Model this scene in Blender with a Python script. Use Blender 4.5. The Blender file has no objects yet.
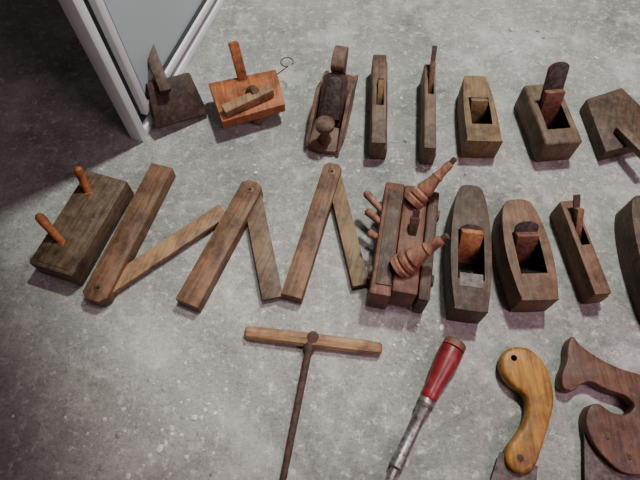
import bpy, bmesh, math, random
from mathutils import Vector, Matrix
random.seed(7)
rad=math.radians
# ---------------------------------------------------------------- survey of the floor
# Single-view measurement: a point read in the photo is intersected with the real
# horizontal plane at its own height z (metres), giving its true place on the floor.
CAM_H=0.75; PITCH=rad(63); F=500.0
FW=Vector((0,math.cos(PITCH),-math.sin(PITCH))); UP=Vector((0,math.sin(PITCH),math.cos(PITCH)))
def ray(u,v): return FW+Vector((1,0,0))*((u-320)/F)+UP*((240-v)/F)
def G(u,v,z=0.0):
    d=ray(u,v); t=(z-CAM_H)/d.z
    return Vector((0,0,CAM_H))+d*t
def MPP(u,v,z=0.0):
    return ((z-CAM_H)/ray(u,v).z)/F
def srgb(c):
    o=[]
    for x in c:
        x/=255.0
        o.append(x/12.92 if x<=0.04045 else ((x+0.055)/1.055)**2.4)
    return (o[0],o[1],o[2],1)
# ---------------------------------------------------------------- materials
def newmat(name):
    m=bpy.data.materials.new(name); m.use_nodes=True
    nt=m.node_tree; b=nt.nodes['Principled BSDF']
    return m,nt,b
def noise(nt,vec,scale,detail=6,rough=.6):
    n=nt.nodes.new('ShaderNodeTexNoise'); n.inputs['Scale'].default_value=scale
    n.inputs['Detail'].default_value=detail; n.inputs['Roughness'].default_value=rough
    nt.links.new(vec,n.inputs['Vector']); return n
def ramp(nt,fac,stops):
    r=nt.nodes.new('ShaderNodeValToRGB'); e=r.color_ramp.elements
    while len(e)<len(stops): e.new(.5)
    for i,(p,c) in enumerate(stops): e[i].position=p; e[i].color=c
    nt.links.new(fac,r.inputs['Fac']); return r
def mix(nt,a,b,fac,mode='MIX'):
    m=nt.nodes.new('ShaderNodeMix'); m.data_type='RGBA'; m.blend_type=mode
    if isinstance(fac,float): m.inputs[0].default_value=fac
    else: nt.links.new(fac,m.inputs[0])
    for s,i in ((a,6),(b,7)):
        if isinstance(s,tuple): m.inputs[i].default_value=s
        else: nt.links.new(s,m.inputs[i])
    return m.outputs[2]
def bump(nt,b,h,strength,dist):
    n=nt.nodes.new('ShaderNodeBump'); n.inputs['Strength'].default_value=strength
    n.inputs['Distance'].default_value=dist
    nt.links.new(h,n.inputs['Height']); nt.links.new(n.outputs[0],b.inputs['Normal'])
def wood(name,c1,c2,dust=0.25,rough=.58,dustc=(128,114,100)):
    c1=tuple(x*.95 for x in c1); c2=tuple(x*.82 for x in c2)
    m,nt,b=newmat(name)
    tc=nt.nodes.new('ShaderNodeTexCoord'); mp=nt.nodes.new('ShaderNodeMapping')
    mp.inputs['Scale'].default_value=(1,.09,1)
    nt.links.new(tc.outputs['Object'],mp.inputs['Vector'])
    n1=noise(nt,mp.outputs[0],200,8,.6)
    r1=ramp(nt,n1.outputs['Fac'],[(.24,srgb(c2)),(.66,srgb(c1))])
    n2=noise(nt,tc.outputs['Object'],26,7,.68)
    r2=ramp(nt,n2.outputs['Fac'],[(.36,(.30,.26,.26,1)),(.58,(1,1,1,1))])
    c=mix(nt,r1.outputs[0],r2.outputs[0],.85,'MULTIPLY')
    n3=noise(nt,tc.outputs['Object'],75,9,.78)
    r3=ramp(nt,n3.outputs['Fac'],[(.5,(0,0,0,1)),(.66,(dust*1.5,dust*1.5,dust*1.5,1))])
    c=mix(nt,c,srgb(dustc),r3.outputs[0])
    nt.links.new(c,b.inputs['Base Color'])
    b.inputs['Roughness'].default_value=rough
    b.inputs['Specular IOR Level'].default_value=.28
    bump(nt,b,n1.outputs['Fac'],.5,.0012)
    return m
def metal(name,c1,c2,rough=.45,metallic=.7):
    m,nt,b=newmat(name)
    tc=nt.nodes.new('ShaderNodeTexCoord')
    n=noise(nt,tc.outputs['Object'],120,8,.7)
    r=ramp(nt,n.outputs['Fac'],[(.38,srgb(c2)),(.62,srgb(c1))])
    nt.links.new(r.outputs[0],b.inputs['Base Color'])
    b.inputs['Metallic'].default_value=metallic; b.inputs['Roughness'].default_value=rough
    bump(nt,b,n.outputs['Fac'],.25,.0006)
    return m
W_dark =wood('wood_dark',(98,76,58),(54,41,32),.25)
W_umber=wood('wood_umber',(76,54,42),(42,30,24),.15)
W_block=wood('wood_block',(116,94,72),(70,55,42),.32)
W_brown=wood('wood_brown',(134,98,70),(84,60,42),.22)
W_red  =wood('wood_reddish',(134,88,68),(84,52,42),.24)
W_plank=wood('wood_plane_red',(128,96,78),(80,58,46),.3)
W_grey =wood('wood_greyed',(126,102,78),(76,60,46),.25)
W_olive=wood('wood_olive',(146,118,80),(98,76,52),.22)
W_pale =wood('wood_pale',(176,138,98),(126,92,64),.22)
W_orange=wood('wood_orange',(196,116,64),(136,76,44),.15)
W_pink =wood('wood_turned',(178,124,98),(120,80,60),.2)
W_wedge=wood('wood_wedge',(198,132,82),(142,92,56),.15)
W_ochre=wood('wood_ochre_varnish',(190,134,54),(136,88,34),.15,.42)
W_saw  =wood('wood_saw_handle',(112,74,54),(66,42,32),.18,.45)
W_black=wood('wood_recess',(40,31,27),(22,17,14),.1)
M_iron =metal('iron_aged',(92,82,76),(48,40,36),.55,.35)
M_rust =metal('iron_rusty',(82,56,46),(42,30,26),.8,.15)
M_steel=metal('steel_worn',(158,156,154),(92,84,80),.42,.8)
M_brass=metal('brass_old',(110,88,60),(66,50,34),.55,.4)
def plain(name,c,rough,spec=.5,var=.72,scale=60,worn=None):
    m,nt,b=newmat(name)
    tc=nt.nodes.new('ShaderNodeTexCoord'); n=noise(nt,tc.outputs['Object'],scale,6,.6)
    d=tuple(int(x*var) for x in c)
    r=ramp(nt,n.outputs['Fac'],[(.3,srgb(d)),(.6,srgb(c))])
    if worn: e=r.color_ramp.elements.new(.74); e.color=srgb(worn)
    nt.links.new(r.outputs[0],b.inputs['Base Color'])
    b.inputs['Roughness'].default_value=rough; b.inputs['Specular IOR Level'].default_value=spec
    return m
P_red=plain('red_lacquer',(128,28,34),.36,.45,.6,60,(116,64,56))
P_white=plain('white_pvc',(228,232,233),.4,.5,.94,8)
P_gasket=plain('rubber_gasket',(40,42,44),.6)
P_plaster=plain('plaster_chip',(222,220,214),.9,.1)
P_pebble=plain('grit_stone',(168,164,156),.9,.1)
m,nt,b=newmat('window_glass'); P_glass=m
b.inputs['Base Color'].default_value=(.50,.58,.60,1); b.inputs['Roughness'].default_value=.18
b.inputs['Transmission Weight'].default_value=.25; b.inputs['IOR'].default_value=1.5
# concrete
m,nt,b=newmat('concrete_floor'); M_floor=m
tc=nt.nodes.new('ShaderNodeTexCoord')
v=tc.outputs['Object']
na=noise(nt,v,3.6,7,.62); nb=noise(nt,v,16,8,.7); nc=noise(nt,v,170,9,.8); nd=noise(nt,v,60,9,.82); ne=noise(nt,v,9,8,.75); nf=noise(nt,v,7,9,.75)
ra=ramp(nt,na.outputs['Fac'],[(.34,srgb((140,141,135))),(.64,srgb((176,176,169)))])
rb=ramp(nt,nb.outputs['Fac'],[(.3,(.66,.66,.66,1)),(.58,(1,1,1,1))])
c=mix(nt,ra.outputs[0],rb.outputs[0],.8,'MULTIPLY')
rc=ramp(nt,nc.outputs['Fac'],[(.36,(.5,.49,.48,1)),(.52,(1,1,1,1))])
c=mix(nt,c,rc.outputs[0],.8,'MULTIPLY')
rf=ramp(nt,nf.outputs['Fac'],[(.3,(.62,.60,.57,1)),(.46,(1,1,1,1))])
c=mix(nt,c,rf.outputs[0],.75,'MULTIPLY')
rd=ramp(nt,nd.outputs['Fac'],[(.53,(0,0,0,1)),(.63,(.8,.8,.8,1))])
c=mix(nt,c,srgb((216,214,206)),rd.outputs[0])
re_=ramp(nt,ne.outputs['Fac'],[(.5,(0,0,0,1)),(.68,(.6,.6,.6,1))])
c=mix(nt,c,srgb((212,210,203)),re_.outputs[0])
nt.links.new(c,b.inputs['Base Color']); b.inputs['Roughness'].default_value=.88
b.inputs['Specular IOR Level'].default_value=.2
ad=nt.nodes.new('ShaderNodeMath'); ad.operation='ADD'
nt.links.new(nb.outputs['Fac'],ad.inputs[0]); nt.links.new(nc.outputs['Fac'],ad.inputs[1])
bump(nt,b,ad.outputs[0],.8,.005)
# ---------------------------------------------------------------- mesh toolkit
YZX=Matrix(((0,0,1,0),(1,0,0,0),(0,1,0,0),(0,0,0,1)))  # profile (y,z) extruded over x
def smooth(pts,n=5,closed=True):
    out=[];N=len(pts); P=[Vector((p[0],p[1])) for p in pts]
    for i in range(N if closed else N-1):
        if closed: a,b_,c_,d=P[(i-1)%N],P[i],P[(i+1)%N],P[(i+2)%N]
        else: a,b_,c_,d=P[max(i-1,0)],P[i],P[i+1],P[min(i+2,N-1)]
        for k in range(n):
            t=k/n
            out.append(.5*((2*b_)+(c_-a)*t+(2*a-5*b_+4*c_-d)*t*t+(3*b_-a-3*c_+d)*t**3))
    if not closed: out.append(P[-1])
    return [(q.x,q.y) for q in out]
def prism_bm(pts,z0,z1):
    tb=bmesh.new()
    lo=[tb.verts.new((x,y,z0)) for x,y in pts]; hi=[tb.verts.new((x,y,z1)) for x,y in pts]
    tb.faces.new(lo[::-1]); tb.faces.new(hi)
    n=len(pts)
    for i in range(n): tb.faces.new((lo[i],lo[(i+1)%n],hi[(i+1)%n],hi[i]))
    bmesh.ops.recalc_face_normals(tb,faces=tb.faces[:])
    return tb
ALL=[]
class Tool:
    def __init__(s,name,mats,loc,rot=0.0):
        s.name=name; s.mats=mats; s.loc=Vector((loc[0],loc[1],0)); s.rot=rot
        s.M=Matrix.Translation(s.loc)@Matrix.Rotation(rot,4,'Z'); s.inv=s.M.inverted()
        s.bm=bmesh.new()
    def px(s,u,v,z=0.0): return s.inv@G(u,v,z)
    def pts(s,L,z): return [tuple(s.px(u,v,z)[:2]) for u,v in L]
    def add(s,tb,mat,M=None,bev=0,seg=2):
        if bev>0:
            es=[e for e in tb.edges if len(e.link_faces)==2 and e.calc_face_angle(0)>.6]
            bmesh.ops.bevel(tb,geom=es,offset=bev,segments=seg,affect='EDGES',profile=.5,clamp_overlap=True)
        for f in tb.faces: f.material_index=mat
        if M is not None: bmesh.ops.transform(tb,matrix=M,verts=tb.verts[:])
        me=bpy.data.meshes.new('t'); tb.to_mesh(me); tb.free()
        s.bm.from_mesh(me); bpy.data.meshes.remove(me)
    def prism(s,pts,z0,z1,mat=0,bev=0,M=None,seg=2): s.add(prism_bm(pts,z0,z1),mat,M,bev,seg)
    def box(s,lo,hi,mat=0,bev=0,M=None):
        s.prism([(lo[0],lo[1]),(hi[0],lo[1]),(hi[0],hi[1]),(lo[0],hi[1])],lo[2],hi[2],mat,bev,M)
    def basis(s,p0,p1,side=None):
        p0=Vector(p0);p1=Vector(p1); d=(p1-p0).normalized()
        if side is None:
            side=d.cross(Vector((0,0,1)))
            if side.length<.05: side=Vector((1,0,0))
        side=Vector(side); side=(side-d*side.dot(d)).normalized()
        n=side.cross(d)
        M=Matrix((( side.x,d.x,n.x,p0.x),(side.y,d.y,n.y,p0.y),(side.z,d.z,n.z,p0.z),(0,0,0,1)))
        return M,(p1-p0).length
    def slab(s,p0,p1,w,t,mat=0,bev=0,rnd=False,side=None,w1=None):
        M,L=s.basis(p0,p1,side); w1=w if w1 is None else w1
        P=[(-w/2,0),(w/2,0)]
        if rnd:
            r=w1/2
            for k in range(0,13):
                a=math.pi*k/12; P.append((r*math.cos(a),L-r*.6+r*.6*math.sin(a)))
        else: P+=[(w1/2,L),(-w1/2,L)]
        s.prism(P,-t/2,t/2,mat,bev,M)
    def bar(s,p0,p1,w0,t0,w1,t1,mat=0,bev=0,side=None):
        M,L=s.basis(p0,p1,side); tb=bmesh.new()
        a=[tb.verts.new((x*w0/2,0,z*t0/2)) for x,z in((-1,-1),(1,-1),(1,1),(-1,1))]
        c=[tb.verts.new((x*w1/2,L,z*t1/2)) for x,z in((-1,-1),(1,-1),(1,1),(-1,1))]
        tb.faces.new(a);tb.faces.new(c[::-1])
        for i in range(4): tb.faces.new((a[i],c[i],c[(i+1)%4],a[(i+1)%4]))
        bmesh.ops.recalc_face_normals(tb,faces=tb.faces[:])
        s.add(tb,mat,M,bev)
    def lathe(s,prof,p0,p1,mat=0,n=28,sq=1.0):
        M,L=s.basis(p0,p1); tb=bmesh.new(); rings=[]
        for t,r in prof:
            rings.append([tb.verts.new((r*math.cos(2*math.pi*k/n),t*L,r*sq*math.sin(2*math.pi*k/n))) for k in range(n)])
        for i in range(len(rings)-1):
            for k in range(n): tb.faces.new((rings[i][k],rings[i][(k+1)%n],rings[i+1][(k+1)%n],rings[i+1][k]))
        tb.faces.new(rings[0][::-1]); tb.faces.new(rings[-1])
        bmesh.ops.recalc_face_normals(tb,faces=tb.faces[:])
        s.add(tb,mat,M)
    def tube(s,path,r,mat=0,n=10):
        path=[Vector(p) for p in path]
        for i in range(len(path)-1): s.lathe([(0,r),(1,r)],path[i],path[i+1],mat,n)
    def cut(s,cb,mat):
        for f in cb.faces: f.material_index=mat
        bmesh.ops.recalc_face_normals(cb,faces=cb.faces[:])
        obs=[]
        for bmx in (s.bm,cb):
            me=bpy.data.meshes.new('c'); bmx.to_mesh(me)
            for q in s.mats: me.materials.append(q)
            o=bpy.data.objects.new('c',me); bpy.context.scene.collection.objects.link(o); obs.append(o)
        md=obs[0].modifiers.new('b','BOOLEAN'); md.operation='DIFFERENCE'; md.solver='EXACT'; md.object=obs[1]
        dg=bpy.context.evaluated_depsgraph_get(); dg.update()
        new=bpy.data.meshes.new_from_object(obs[0].evaluated_get(dg))
        s.bm.free(); s.bm=bmesh.new(); s.bm.from_mesh(new); cb.free()
        for o in obs:
            me=o.data; bpy.data.objects.remove(o); bpy.data.meshes.remove(me)
        bpy.data.meshes.remove(new)
    def done(s):
        xs=[v_.co.x for v_ in s.bm.verts]; ys=[v_.co.y for v_ in s.bm.verts]
        ALL.append((s.inv.copy(),min(xs),max(xs),min(ys),max(ys)))
        me=bpy.data.meshes.new(s.name); s.bm.to_mesh(me); s.bm.free()
        for q in s.mats: me.materials.append(q)
        for p in me.polygons: p.use_smooth=True
        me.set_sharp_from_angle(angle=rad(38))
        o=bpy.data.objects.new(s.name,me); o.matrix_world=s.M
        bpy.context.scene.collection.objects.link(o); return o
def frame(A,B,h,ha=0.0):
    a=G(A[0],A[1],ha); c=G(B[0],B[1],h); d=c-a; d.z=0
    return a,math.atan2(d.y,d.x)-math.pi/2,d.length
def mid(A,B): return ((A[0]+B[0])/2,(A[1]+B[1])/2)
# ---------------------------------------------------------------- wooden planes
def wooden_plane(name,A,B,h,wpx,kind,body,wedge=W_wedge,iron=M_iron,thr=(.28,.62,.5),tw=.6,
                 proj=.02,wproj=.01,wedge_full=1.0,rnd=True,chip=True):
    a,rot,L=frame(A,B,h); m_=mid(A,B); w=wpx*MPP(m_[0],m_[1],h)
    T=Tool(name,[body,wedge,iron,W_black],a,rot)
    hw=w/2
    if kind=='coffin':
        half=[(0,.66),(.03,.78),(.25,.95),(.5,1),(.75,.9),(.92,.7),(1.0,.42)]
        P=[(hw*x,L*y) for y,x in half]+[(-hw*x,L*y) for y,x in reversed(half)]
        P=smooth(P,4)
    elif kind=='taper':
        half=[(0,.92),(.04,1),(.35,1),(.7,.9),(.95,.72),(1,.55)]
        P=[(hw*x,L*y) for y,x in half]+[(-hw*x,L*y) for y,x in reversed(half)]
        P=smooth(P,3)
    else:
        P=[(-hw,0),(hw,0),(hw,L),(-hw,L)]
    T.prism(P,0,h,0,min(.005,w*.14),seg=3)
    t0,t1,tm=thr; W=w*tw
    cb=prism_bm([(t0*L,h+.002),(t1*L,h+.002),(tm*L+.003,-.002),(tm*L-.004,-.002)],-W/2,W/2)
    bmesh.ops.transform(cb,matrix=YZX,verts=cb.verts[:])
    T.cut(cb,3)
    p0=Vector((0,tm*L+.001,.002)); p1=Vector((0,t1*L-.002,h)); d=(p1-p0).normalized(); n=Vector((0,-d.z,d.y))
    T.slab(p0+n*.002,p1+d*proj+n*.002,W*.9,.003,2,.0006,rnd,side=(1,0,0))
    q0=p0+(p1-p0)*(1-wedge_full)*.5+n*.006; q1=p1+d*wproj+n*.010
    T.bar(q0+d*.012,q1,W*.8,.004,W*.84,.013,1,.0015,side=(1,0,0))
    return T,L,w,h
def moulding_plane(name,A,B,h,wpx,body,wedge=W_brown,proj=.03,slot=(.42,.62),ironw=.35):
    a,rot,L=frame(A,B,h); m_=mid(A,B); w=wpx*MPP(m_[0],m_[1],h)
    T=Tool(name,[body,wedge,M_rust,W_black],a,rot); hw=w/2
    prof=[(-hw,0),(hw,0),(hw,h*.62),(hw*.72,h*.7),(hw*.72,h),(-hw,h)]
    XZ=Matrix(((1,0,0,0),(0,0,-1,0),(0,1,0,0),(0,0,0,1)))
    T.prism(prof,-L,0,0,min(.003,w*.12),M=XZ)
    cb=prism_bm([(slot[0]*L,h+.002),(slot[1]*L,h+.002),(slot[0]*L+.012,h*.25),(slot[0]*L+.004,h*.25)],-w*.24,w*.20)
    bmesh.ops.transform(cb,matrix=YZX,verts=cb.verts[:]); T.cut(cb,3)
    p0=Vector((0,slot[0]*L+.012,h*.3)); p1=Vector((0,slot[1]*L-.001,h)); d=(p1-p0).normalized(); n=Vector((0,-d.z,d.y))
    T.slab(p0,p1+d*proj,w*ironw,.003,2,.0004,side=(1,0,0))
    T.bar(p0+n*.005,p1+d*proj*.45+n*.008,w*.34,.004,w*.36,.013,1,.0012,side=(1,0,0))
    return T,L,w
T,L,w=moulding_plane('moulding_plane',(377,160),(381,54),.05,17,W_grey,W_olive,.008,(.40,.66)); T.done()
T,L,w=moulding_plane('moulding_plane',(426,165),(431,64),.05,14,W_grey,W_brown,.052,(.62,.86)); T.done()
T,L,w=moulding_plane('moulding_plane',(591,304),(569,200),.045,20,W_brown,W_brown,.038,(.5,.8)); T.done()
T,L,w,h=wooden_plane('smoothing_plane',(477,158),(475,76),.05,33,'taper',W_olive,W_olive,thr=(.24,.66,.45),tw=.62,proj=.002,wproj=.0); T.done()
T,L,w,h=wooden_plane('wooden_bench_plane',(552,162),(541,83),.055,38,'rect',W_grey,W_red,iron=M_iron,thr=(.22,.68,.5),tw=.62,proj=.075,wproj=.026)
T.done()
T,L,w,h=wooden_plane('coffin_smoothing_plane',(462,322),(471,186),.055,41,'coffin',W_dark,W_wedge,thr=(.22,.62,.42),tw=.64,proj=.012,wproj=.004)
T.slab((0,L*.17,h-.0005),(0,L*.27,h-.0005),w*.55,.0025,2,0,side=(1,0,0))
T.done()
T,L,w,h=wooden_plane('coffin_smoothing_plane',(527,312),(517,200),.055,46,'coffin',W_brown,W_red,thr=(.24,.66,.45),tw=.58,proj=.022,wproj=.004)
T.done()
T,L,w,h=wooden_plane('coffin_smoothing_plane',(658,326),(645,196),.055,46,'coffin',W_dark,W_brown,thr=(.26,.66,.45),tw=.58,proj=.02,wproj=.004)
T.done()
# ---------------------------------------------------------------- iron bench plane
a,rot,L=frame((322,154),(342,78),0.0); w=36*MPP(330,115,0)
T=Tool('iron_bench_plane',[M_iron,W_plank,M_steel,M_rust],a,rot); hw=w/2
half=[(0,.55),(.06,.85),(.2,1),(.6,1),(.9,.9),(1,.6)]
P=smooth([(hw*x,L*y) for y,x in half]+[(-hw*x,L*y) for y,x in reversed(half)],3)
T.prism(P,0,.012,1,.002)
ch=[(.06,.010),(.94,.010),(.90,.026),(.74,.036),(.58,.054),(.45,.056),(.3,.040),(.12,.026)]
for sx in (-1,1):
    pr=smooth([(y*L,z) for y,z in ch],3)
    x0=sx*hw*.86; T.prism(pr,x0-.0035,x0+.0035,1,.001,M=YZX)
T.prism([(L*.36,.010),(L*.70,.010),(L*.66,.04),(L*.56,.044)],-hw*.7,hw*.7,3,.002,M=YZX)
T.slab((0,L*.30,.014),(0,L*.66,.078),w*.66,.003,3,.0005,True,side=(1,0,0))
T.slab((0,L*.33,.024),(0,L*.61,.076),w*.56,.008,0,.002,True,side=(1,0,0),w1=w*.36)
T.lathe([(0,.012),(.1,.013),(.3,.008),(.5,.009),(.7,.0165),(.88,.0175),(.97,.012),(1,.004)],(0,L*.12,.010),(0,L*.12,.066),1)
tote=[(.64,.010),(.97,.010),(.95,.022),(.86,.034),(.84,.06),(.92,.084),(.90,.098),(.80,.102),(.68,.094),(.66,.082),(.72,.062),(.70,.034)]
T.prism(smooth([(y*L,z) for y,z in tote],4),-.0125,.0125,1,.005,M=YZX,seg=3)
T.done()
# ---------------------------------------------------------------- sliding bevels
def bevel_gauge(A,B,wpx,Pv,E,bw,body,blade,h=.026):
    a,rot,L=frame(A,B,h); m_=mid(A,B); w=wpx*MPP(m_[0],m_[1],h); hw=w/2
    T=Tool('wooden_sliding_bevel',[body,blade,M_brass,W_black],a,rot)
    p0=T.px(Pv[0],Pv[1],h); p1=T.px(E[0],E[1],.012); p0.z=.0125;p1.z=.0125
    k=hw*.45
    if p0.y>L/2: P=[(-hw,0),(hw,0),(hw,L-k),(hw*.55,L),(-hw*.55,L),(-hw,L-k)]
    else: P=[(-hw,k),(-hw*.55,0),(hw*.55,0),(hw,k),(hw,L),(-hw,L)]
    T.prism(P,0,h,0,.0018)
    W=bw*MPP(E[0],E[1],.012)
    T.bar(p0,p1,W,.008,W,.008,1,.0008)
    T.lathe([(0,.0070),(.8,.0070),(1,.005)],(p0.x*.3,p0.y,h-.001),(p0.x*.3,p0.y,h+.0012),2,20)
    T.lathe([(0,.003),(1,.002)],(p0.x*.3,p0.y,h+.001),(p0.x*.3,p0.y,h+.0022),3,10)
    return T.done()
bevel_gauge((98,306),(162,165),25,(99,288),(224,211),17,W_brown,W_pale)
bevel_gauge((190,309),(254,181),24,(251,190),(273,299),21,W_brown,W_grey)
bevel_gauge((292,302),(334,163),20,(334,172),(361,286),17,W_brown,W_olive)
# ---------------------------------------------------------------- block with two pegs
a,rot,L=frame((62,280),(107,175),.042); w=48*MPP(82,225,.042)
T=Tool('panel_gauge_block',[W_block,W_orange,W_black],a,rot)
T.box((-w/2,0,0),(w/2,L,.042),0,.004)
T.prism([(-w*.38,L*.04),(w*.38,L*.04),(w*.38,L*.96),(-w*.38,L*.96)],.040,.0435,0,.001)
for (b0,b1,r) in (((62,243),(37,214),.0070),((88,193),(77,167),.0070)):
    p0=T.px(*b0,.042); p1=T.px(*b1,.082)
    T.lathe([(0,r*1.1),(.08,r*1.15),(.1,r*.85),(.6,r*.95),(.8,r*1.1),(.93,r),(1,r*.5)],p0-Vector((0,0,.004)),p1,1,18)
T.done()
# ---------------------------------------------------------------- plough plane with screws
a,rot,L=frame((394,312),(414,182),.07); w=58*MPP(402,235,.07)
T=Tool('screw_stem_plough_plane',[W_red,W_pink,W_dark,W_orange,M_rust],a,rot); hw=w/2
T.box((-hw,0,0),(-hw*.28,L,.062),0,.004)                       # fence
T.box((-hw*.3,L*.03,.010),(hw*.55,L*.97,.070),0,.004)            # stock
T.box((-hw*.05,L*.06,0),(hw*.05,L*.94,.012),4,.0)                 # skate
T.box((hw*.6,L*.02,.0),(hw*1.0,L*.98,.060),2,.004)                # outer fence
T.box((hw*.5,L*.2,.02),(hw*.65,L*.8,.04),2,.0)
T.box((-hw*.85,L*.08,.061),(-hw*.35,L*.92,.0645),2,.001)
T.bar((hw*.15,L*.48,.06),(hw*.15,L*.62,.088),.012,.005,.014,.012,2,.0015,side=(1,0,0))
T.slab((hw*.15,L*.50,.06),(hw*.15,L*.66,.096),.010,.003,4,0,side=(1,0,0))
for yy in (.22,.80):
    T.lathe([(0,.0095),(1,.0095)],(-hw*1.12,L*yy,.042),(hw*1.1,L*yy,.042),2,16)
for (b0,b1,k) in (((398,268),(443,239),1.0),((412,203),(451,163),.85)):
    p0=T.px(*b0,.068); p1=T.px(*b1,.115); s_=k
    T.lathe([(0,.019*s_),(.10,.020*s_),(.13,.015*s_),(.17,.0185*s_),(.24,.0185*s_),(.28,.014*s_),(.34,.0165*s_),(.5,.0125*s_),(.62,.010*s_),(.66,.0115*s_),(.70,.009*s_),(.86,.0075*s_),(.92,.0085*s_),(.98,.007*s_),(1,.003*s_)],p0,p1,1,30)
    T.lathe([(0,.0055*s_),(.8,.0055*s_),(1,.003*s_)],p1-(p1-p0)*.02,p1+(p1-p0)*.12,2,14)
for (b0,b1) in (((383,212),(365,192)),((384,226),(366,210)),((382,240),(368,232))):
    p0=T.px(*b0,.05); p1=T.px(*b1,.055)
    T.lathe([(0,.005),(.7,.006),(.9,.007),(1,.004)],p0,p1,1,14)
T.done()
# ---------------------------------------------------------------- marking gauges
a=G(180,121,0); T=Tool('marking_gauge',[W_umber,W_dark,M_iron],a,0)
e0=T.px(160,138,0); e1=T.px(206,112,0); sd=(e1-e0); mp_=(e0+e1)*.5
q0=mp_+Vector((0,0,.010)); q1=T.px(167,78,.066)
T.slab(q0,q1,sd.length,.024,0,.003,side=sd,w1=sd.length*.80)
T.bar(T.px(166,92,.070),T.px(147,45,.108),.020,.016,.022,.017,1,.002,side=sd)
T.done()
a=G(248,100,0); T=Tool('mortise_marking_gauge',[W_orange,W_brown,M_iron,W_pale],a,rad(12))
P=T.pts([(208,83),(276,69),(285,104),(222,122)],.045)
T.prism(P,.025,.045,0,.002)
T.bar(T.px(246,92,.02),T.px(233,42,.10),.018,.018,.018,.018,0,.002)
T.bar(T.px(272,90,.056),T.px(224,112,.052),.018,.018,.021,.018,3,.002)
T.lathe([(0,.008),(.2,.010),(.7,.010),(1,.007)],T.px(250,92,.044),T.px(255,90,.068),1,18)
T.bar(T.px(262,100,.03),T.px(258,124,.0075),.015,.015,.015,.015,1,.002)
T.bar(T.px(236,110,.03),T.px(236,122,.0075),.015,.015,.015,.015,1,.002)
c=T.px(287,62,.05); R=.012
T.tube([c+Vector((R*math.cos(q*.36),R*math.sin(q*.36),0)) for q in range(-2,14)]+[T.px(276,75,.04)],.0011,2,8)
T.done()
a=G(615,125,0); T=Tool('marking_gauge',[W_dark,W_grey,M_iron],a,rad(-20))
P=T.pts([(586,99),(622,87),(648,112),(652,140),(606,152)],.03)
T.prism(P,0,.03,0,.003)
T.bar(T.px(618,128,.037),T.px(650,160,.045),.016,.014,.016,.014,1,.002)
T.done()
# ---------------------------------------------------------------- T-handled auger
a=G(313,341,.0); e0=G(245,332,.012); e1=G(382,349,.012); rot=math.atan2(e1.y-e0.y,e1.x-e0.x)-math.pi/2
T=Tool('t_handle_auger',[W_pale,M_rust,M_iron],a,rot)
p0=T.px(245,332,.011); p1=T.px(382,349,.011); r=.0108
T.lathe([(0,r*.6),(.015,r*.9),(.1,r),(.42,r*1.02),(.5,r*1.1),(.58,r*1.02),(.9,r*.98),(.985,r*.9),(1,r*.6)],p0,p1,0,8)
q0=T.px(311,338,.012); q1=T.px(274,525,.006)
T.lathe([(0,.008),(.03,.0095),(.07,.0085),(.09,.0055),(.6,.005),(.97,.0045),(1,.002)],q0,q1,1,16)
M_,LL=T.basis(q0,q1)
prev=None
for i in range(60):
    t=.80+.18*i/59; an=i*.6
    pt=M_@Vector((.006*math.cos(an),t*LL,.0055*math.sin(an)))
    if prev is not None: T.lathe([(0,.0022),(1,.0022)],prev,pt,1,6)
    prev=pt
T.lathe([(0,.0075),(.2,.009),(.8,.009),(1,.0075)],T.px(313,337,.020),T.px(313,337,.0235),1,16)
T.done()
# ---------------------------------------------------------------- spiral ratchet screwdriver
a=G(440,375,0); h0=G(457,341,.016); h1=G(380,515,.01); rot=math.atan2(h1.y-h0.y,h1.x-h0.x)-math.pi/2
T=Tool('ratchet_screwdriver',[P_red,M_steel,W_red,M_iron],a,rot)
p0=T.px(457,340,.0185); p1=T.px(427,400,.016)
T.lathe([(0,.004),(.02,.009),(.08,.0145),(.14,.0166),(.4,.0172),(.42,.0150)],p0,p0+(p1-p0)*.36,2,30)
T.lathe([(0,.0150),(.03,.0176),(.2,.0180),(.45,.0160),(.7,.0130),(.85,.0120),(.95,.0125),(1,.010)],p0+(p1-p0)*.15,p1,0,30)
p2=T.px(378,505,.012)
dd=p2-p1
T.lathe([(0,.0105),(.03,.0112),(.12,.0105),(.14,.0088),(.55,.0088),(.57,.0098),(.66,.0098),(.68,.006),(1,.0055)],p1-dd*.01,p2,1,26)
T.lathe([(0,.0115),(.5,.012),(1,.0115)],p1+dd*.04,p1+dd*.08,3,26)
T.done()
# ---------------------------------------------------------------- saws
a=G(525,410,0); T=Tool('pad_saw',[W_ochre,M_iron,M_brass,W_black],a,0)
z=.024
out=[(501,362),(506,350),(519,346),(533,350),(546,364),(553,384),(555,402),(550,425),(543,448),(535,468),(520,474),(508,464),(508,448),(516,436),(524,424),(528,408),(525,394),(514,386),(505,376)]
T.prism(smooth(T.pts(out,z),4),.002,z,0,.006,seg=3)
cb=bmesh.new(); bmesh.ops.create_cone(cb,cap_ends=True,segments=20,radius1=.0045,radius2=.0045,depth=.08,matrix=Matrix.Translation(T.px(514,358,z)))
T.cut(cb,3)
T.prism(T.pts([(500,452),(538,466),(534,520),(478,520)],.014),.011,.0135,1,0)
T.lathe([(0,.005),(1,.004)],T.px(520,458,z-.001),T.px(520,458,z+.0015),2,16)
T.done()
a=G(610,420,0); T=Tool('handsaw',[W_saw,M_iron,M_brass],a,0)
out=[(573,336),(581,345),(598,357),(620,368),(645,376),(668,392),(676,420),(668,452),(650,472),(626,474),(607,460),(592,440),(586,420),(590,406),(600,404),(612,412),(626,414),(634,406),(626,396),(608,390),(592,382),(582,384),(573,391),(563,387),(562,374),(567,360),(568,345)]
T.prism(smooth(T.pts(out,z),4),.001,z,0,.006,seg=3)
T.prism(T.pts([(584,416),(640,450),(672,470),(690,540),(586,540)],.013),.011,.013,1,0)
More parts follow.
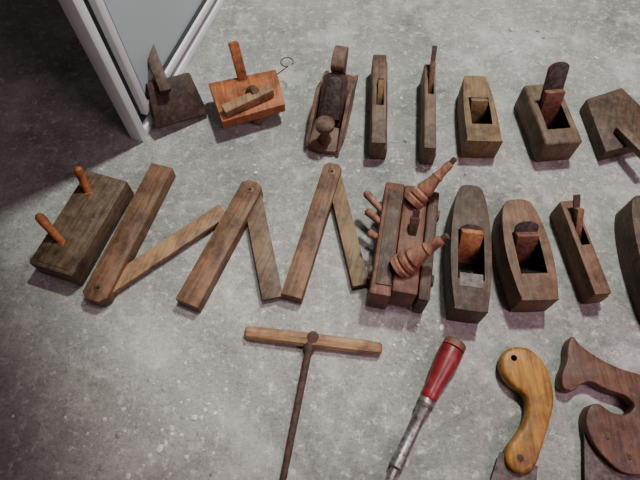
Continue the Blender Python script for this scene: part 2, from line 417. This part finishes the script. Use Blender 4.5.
for q in ((606,436),(628,456),(650,448)):
    T.lathe([(0,.005),(.6,.005),(1,.004)],T.px(q[0],q[1],z-.001),T.px(q[0],q[1],z+.0008),2,16)
T.done()
# ---------------------------------------------------------------- casement window standing on the floor
A=G(138,141,0); B=G(218,4,0); d=B-A; rot=math.atan2(d.y,d.x)-math.pi/2
T=Tool('window_1',[P_white,P_glass,P_gasket,M_steel],A,rot)
LW=.62; HW=.95
def fr(x0,x1,m0,m1,mat,bev=.0015):
    T.box((x0,m0,m0),(x1,m1,HW-m0),mat,bev); T.box((x0,LW-m1,m0),(x1,LW-m0,HW-m0),mat,bev)
    T.box((x0,m1-.002,m0),(x1,LW-m1+.002,m1),mat,bev); T.box((x0,m1-.002,HW-m1),(x1,LW-m1+.002,HW-m0),mat,bev)
fr(-.014,.012,0,.018,0)
fr(-.012,.002,.018,.036,2,0)
fr(-.012,.014,.036,.052,0)
fr(-.008,.009,.052,.058,2,0)
T.box((-.002,.055,.055),(.004,LW-.055,HW-.055),1)
T.box((.012,.038,.42),(.022,.051,.50),3,.002); T.box((.022,.040,.38),(.032,.050,.47),3,.003)
T.done()
# ---------------------------------------------------------------- floor + debris
fm=bmesh.new(); bmesh.ops.create_grid(fm,x_segments=8,y_segments=8,size=3.0)
me=bpy.data.meshes.new('floor'); fm.to_mesh(me); fm.free(); me.materials.append(M_floor)
o=bpy.data.objects.new('floor',me); bpy.context.scene.collection.objects.link(o)
db=bmesh.new()
def blocked(x,y,r):
    for inv,x0,x1,y0,y1 in ALL:
        q=inv@Vector((x,y,0)); k=r+.003
        if x0-k<q.x<x1+k and y0-k<q.y<y1+k: return True
    return False
def chip(x,y,r,mat,flat=.5):
    if blocked(x,y,r*1.6): return
    g=bmesh.ops.create_icosphere(db,subdivisions=1,radius=r)
    an=random.random()*6.28; sx=random.uniform(.7,1.5)
    for v_ in g['verts']:
        k=random.uniform(.75,1.2); cx,cy,cz=v_.co*k; cx*=sx; cz*=flat
        v_.co=Vector((x+cx*math.cos(an)-cy*math.sin(an),y+cx*math.sin(an)+cy*math.cos(an),max(cz+r*flat*.8,0)))
        for f in v_.link_faces: f.material_index=mat
clusters=[(200,440,70,190),(300,420,80,130),(400,170,70,90),(640,60,70,70),(350,370,70,60),(420,330,40,60),(210,310,30,40),(320,200,60,90),(480,30,140,110)]
for cu,cv,sp,n in clusters:
    for i in range(n):
        g_=G(random.gauss(cu,sp),max(-60,random.gauss(cv,sp*.6)))
        chip(g_.x,g_.y,abs(random.gauss(0,.0014))+.0007,random.choice((0,0,1)))
for i in range(1700):
    chip(random.uniform(-.7,.9),random.uniform(-.1,1.4),random.uniform(.0005,.0016),random.choice((0,1)))
for u,v_,r in ((511,30,.006),(172,428,.004),(205,410,.003),(270,447,.004),(212,313,.004),(373,395,.004),(418,325,.003),(150,455,.003)):
    g_=G(u,v_); chip(g_.x,g_.y,r,0,.35)
me=bpy.data.meshes.new('plaster_debris'); db.to_mesh(me); db.free()
me.materials.append(P_plaster); me.materials.append(P_pebble)
o=bpy.data.objects.new('plaster_debris',me); bpy.context.scene.collection.objects.link(o)
# ---------------------------------------------------------------- light
def look(o,t):
    o.rotation_euler=(Vector(t)-o.location).to_track_quat('-Z','Y').to_euler()
l=bpy.data.lights.new('daylight_spot','SPOT'); l.energy=235; l.color=(.95,1.0,.94); l.spot_size=rad(70.6); l.spot_blend=.035; l.shadow_soft_size=.10  # added stand-in for window daylight; cone edge shapes the dark lower-left corner
o=bpy.data.objects.new('daylight_spot',l); o.location=(.55,1.25,2.0); look(o,(.55,1.2501,0)); bpy.context.scene.collection.objects.link(o)
l=bpy.data.lights.new('added_pool_spot','SPOT'); l.energy=95; l.color=(1.0,.92,.89); l.spot_size=rad(21); l.spot_blend=1.0; l.shadow_soft_size=.08  # added spot, no known source; makes the pale pool on the lower-left floor
o=bpy.data.objects.new('added_pool_spot',l); o.location=(.15,.45,1.9); look(o,(-.10,.17,0)); bpy.context.scene.collection.objects.link(o)
l=bpy.data.lights.new('warm_bounce','AREA'); l.energy=4.0; l.color=(1.0,.62,.78); l.size=.8; l.spread=rad(75)
o=bpy.data.objects.new('warm_bounce',l); o.location=(1.2,-.4,1.5); look(o,(.45,.35,0)); bpy.context.scene.collection.objects.link(o)
w_=bpy.data.worlds.new('world'); bpy.context.scene.world=w_; w_.use_nodes=True
w_.node_tree.nodes['Background'].inputs[0].default_value=(.92,.76,.72,1); w_.node_tree.nodes['Background'].inputs[1].default_value=.06
# ---------------------------------------------------------------- camera
cam=bpy.data.cameras.new('camera'); cam.sensor_width=36; cam.lens=36*F/640; cam.clip_start=.01
co=bpy.data.objects.new('camera',cam); co.location=(0,0,CAM_H); co.rotation_euler=(rad(90)-PITCH,0,0)
bpy.context.scene.collection.objects.link(co); bpy.context.scene.camera=co
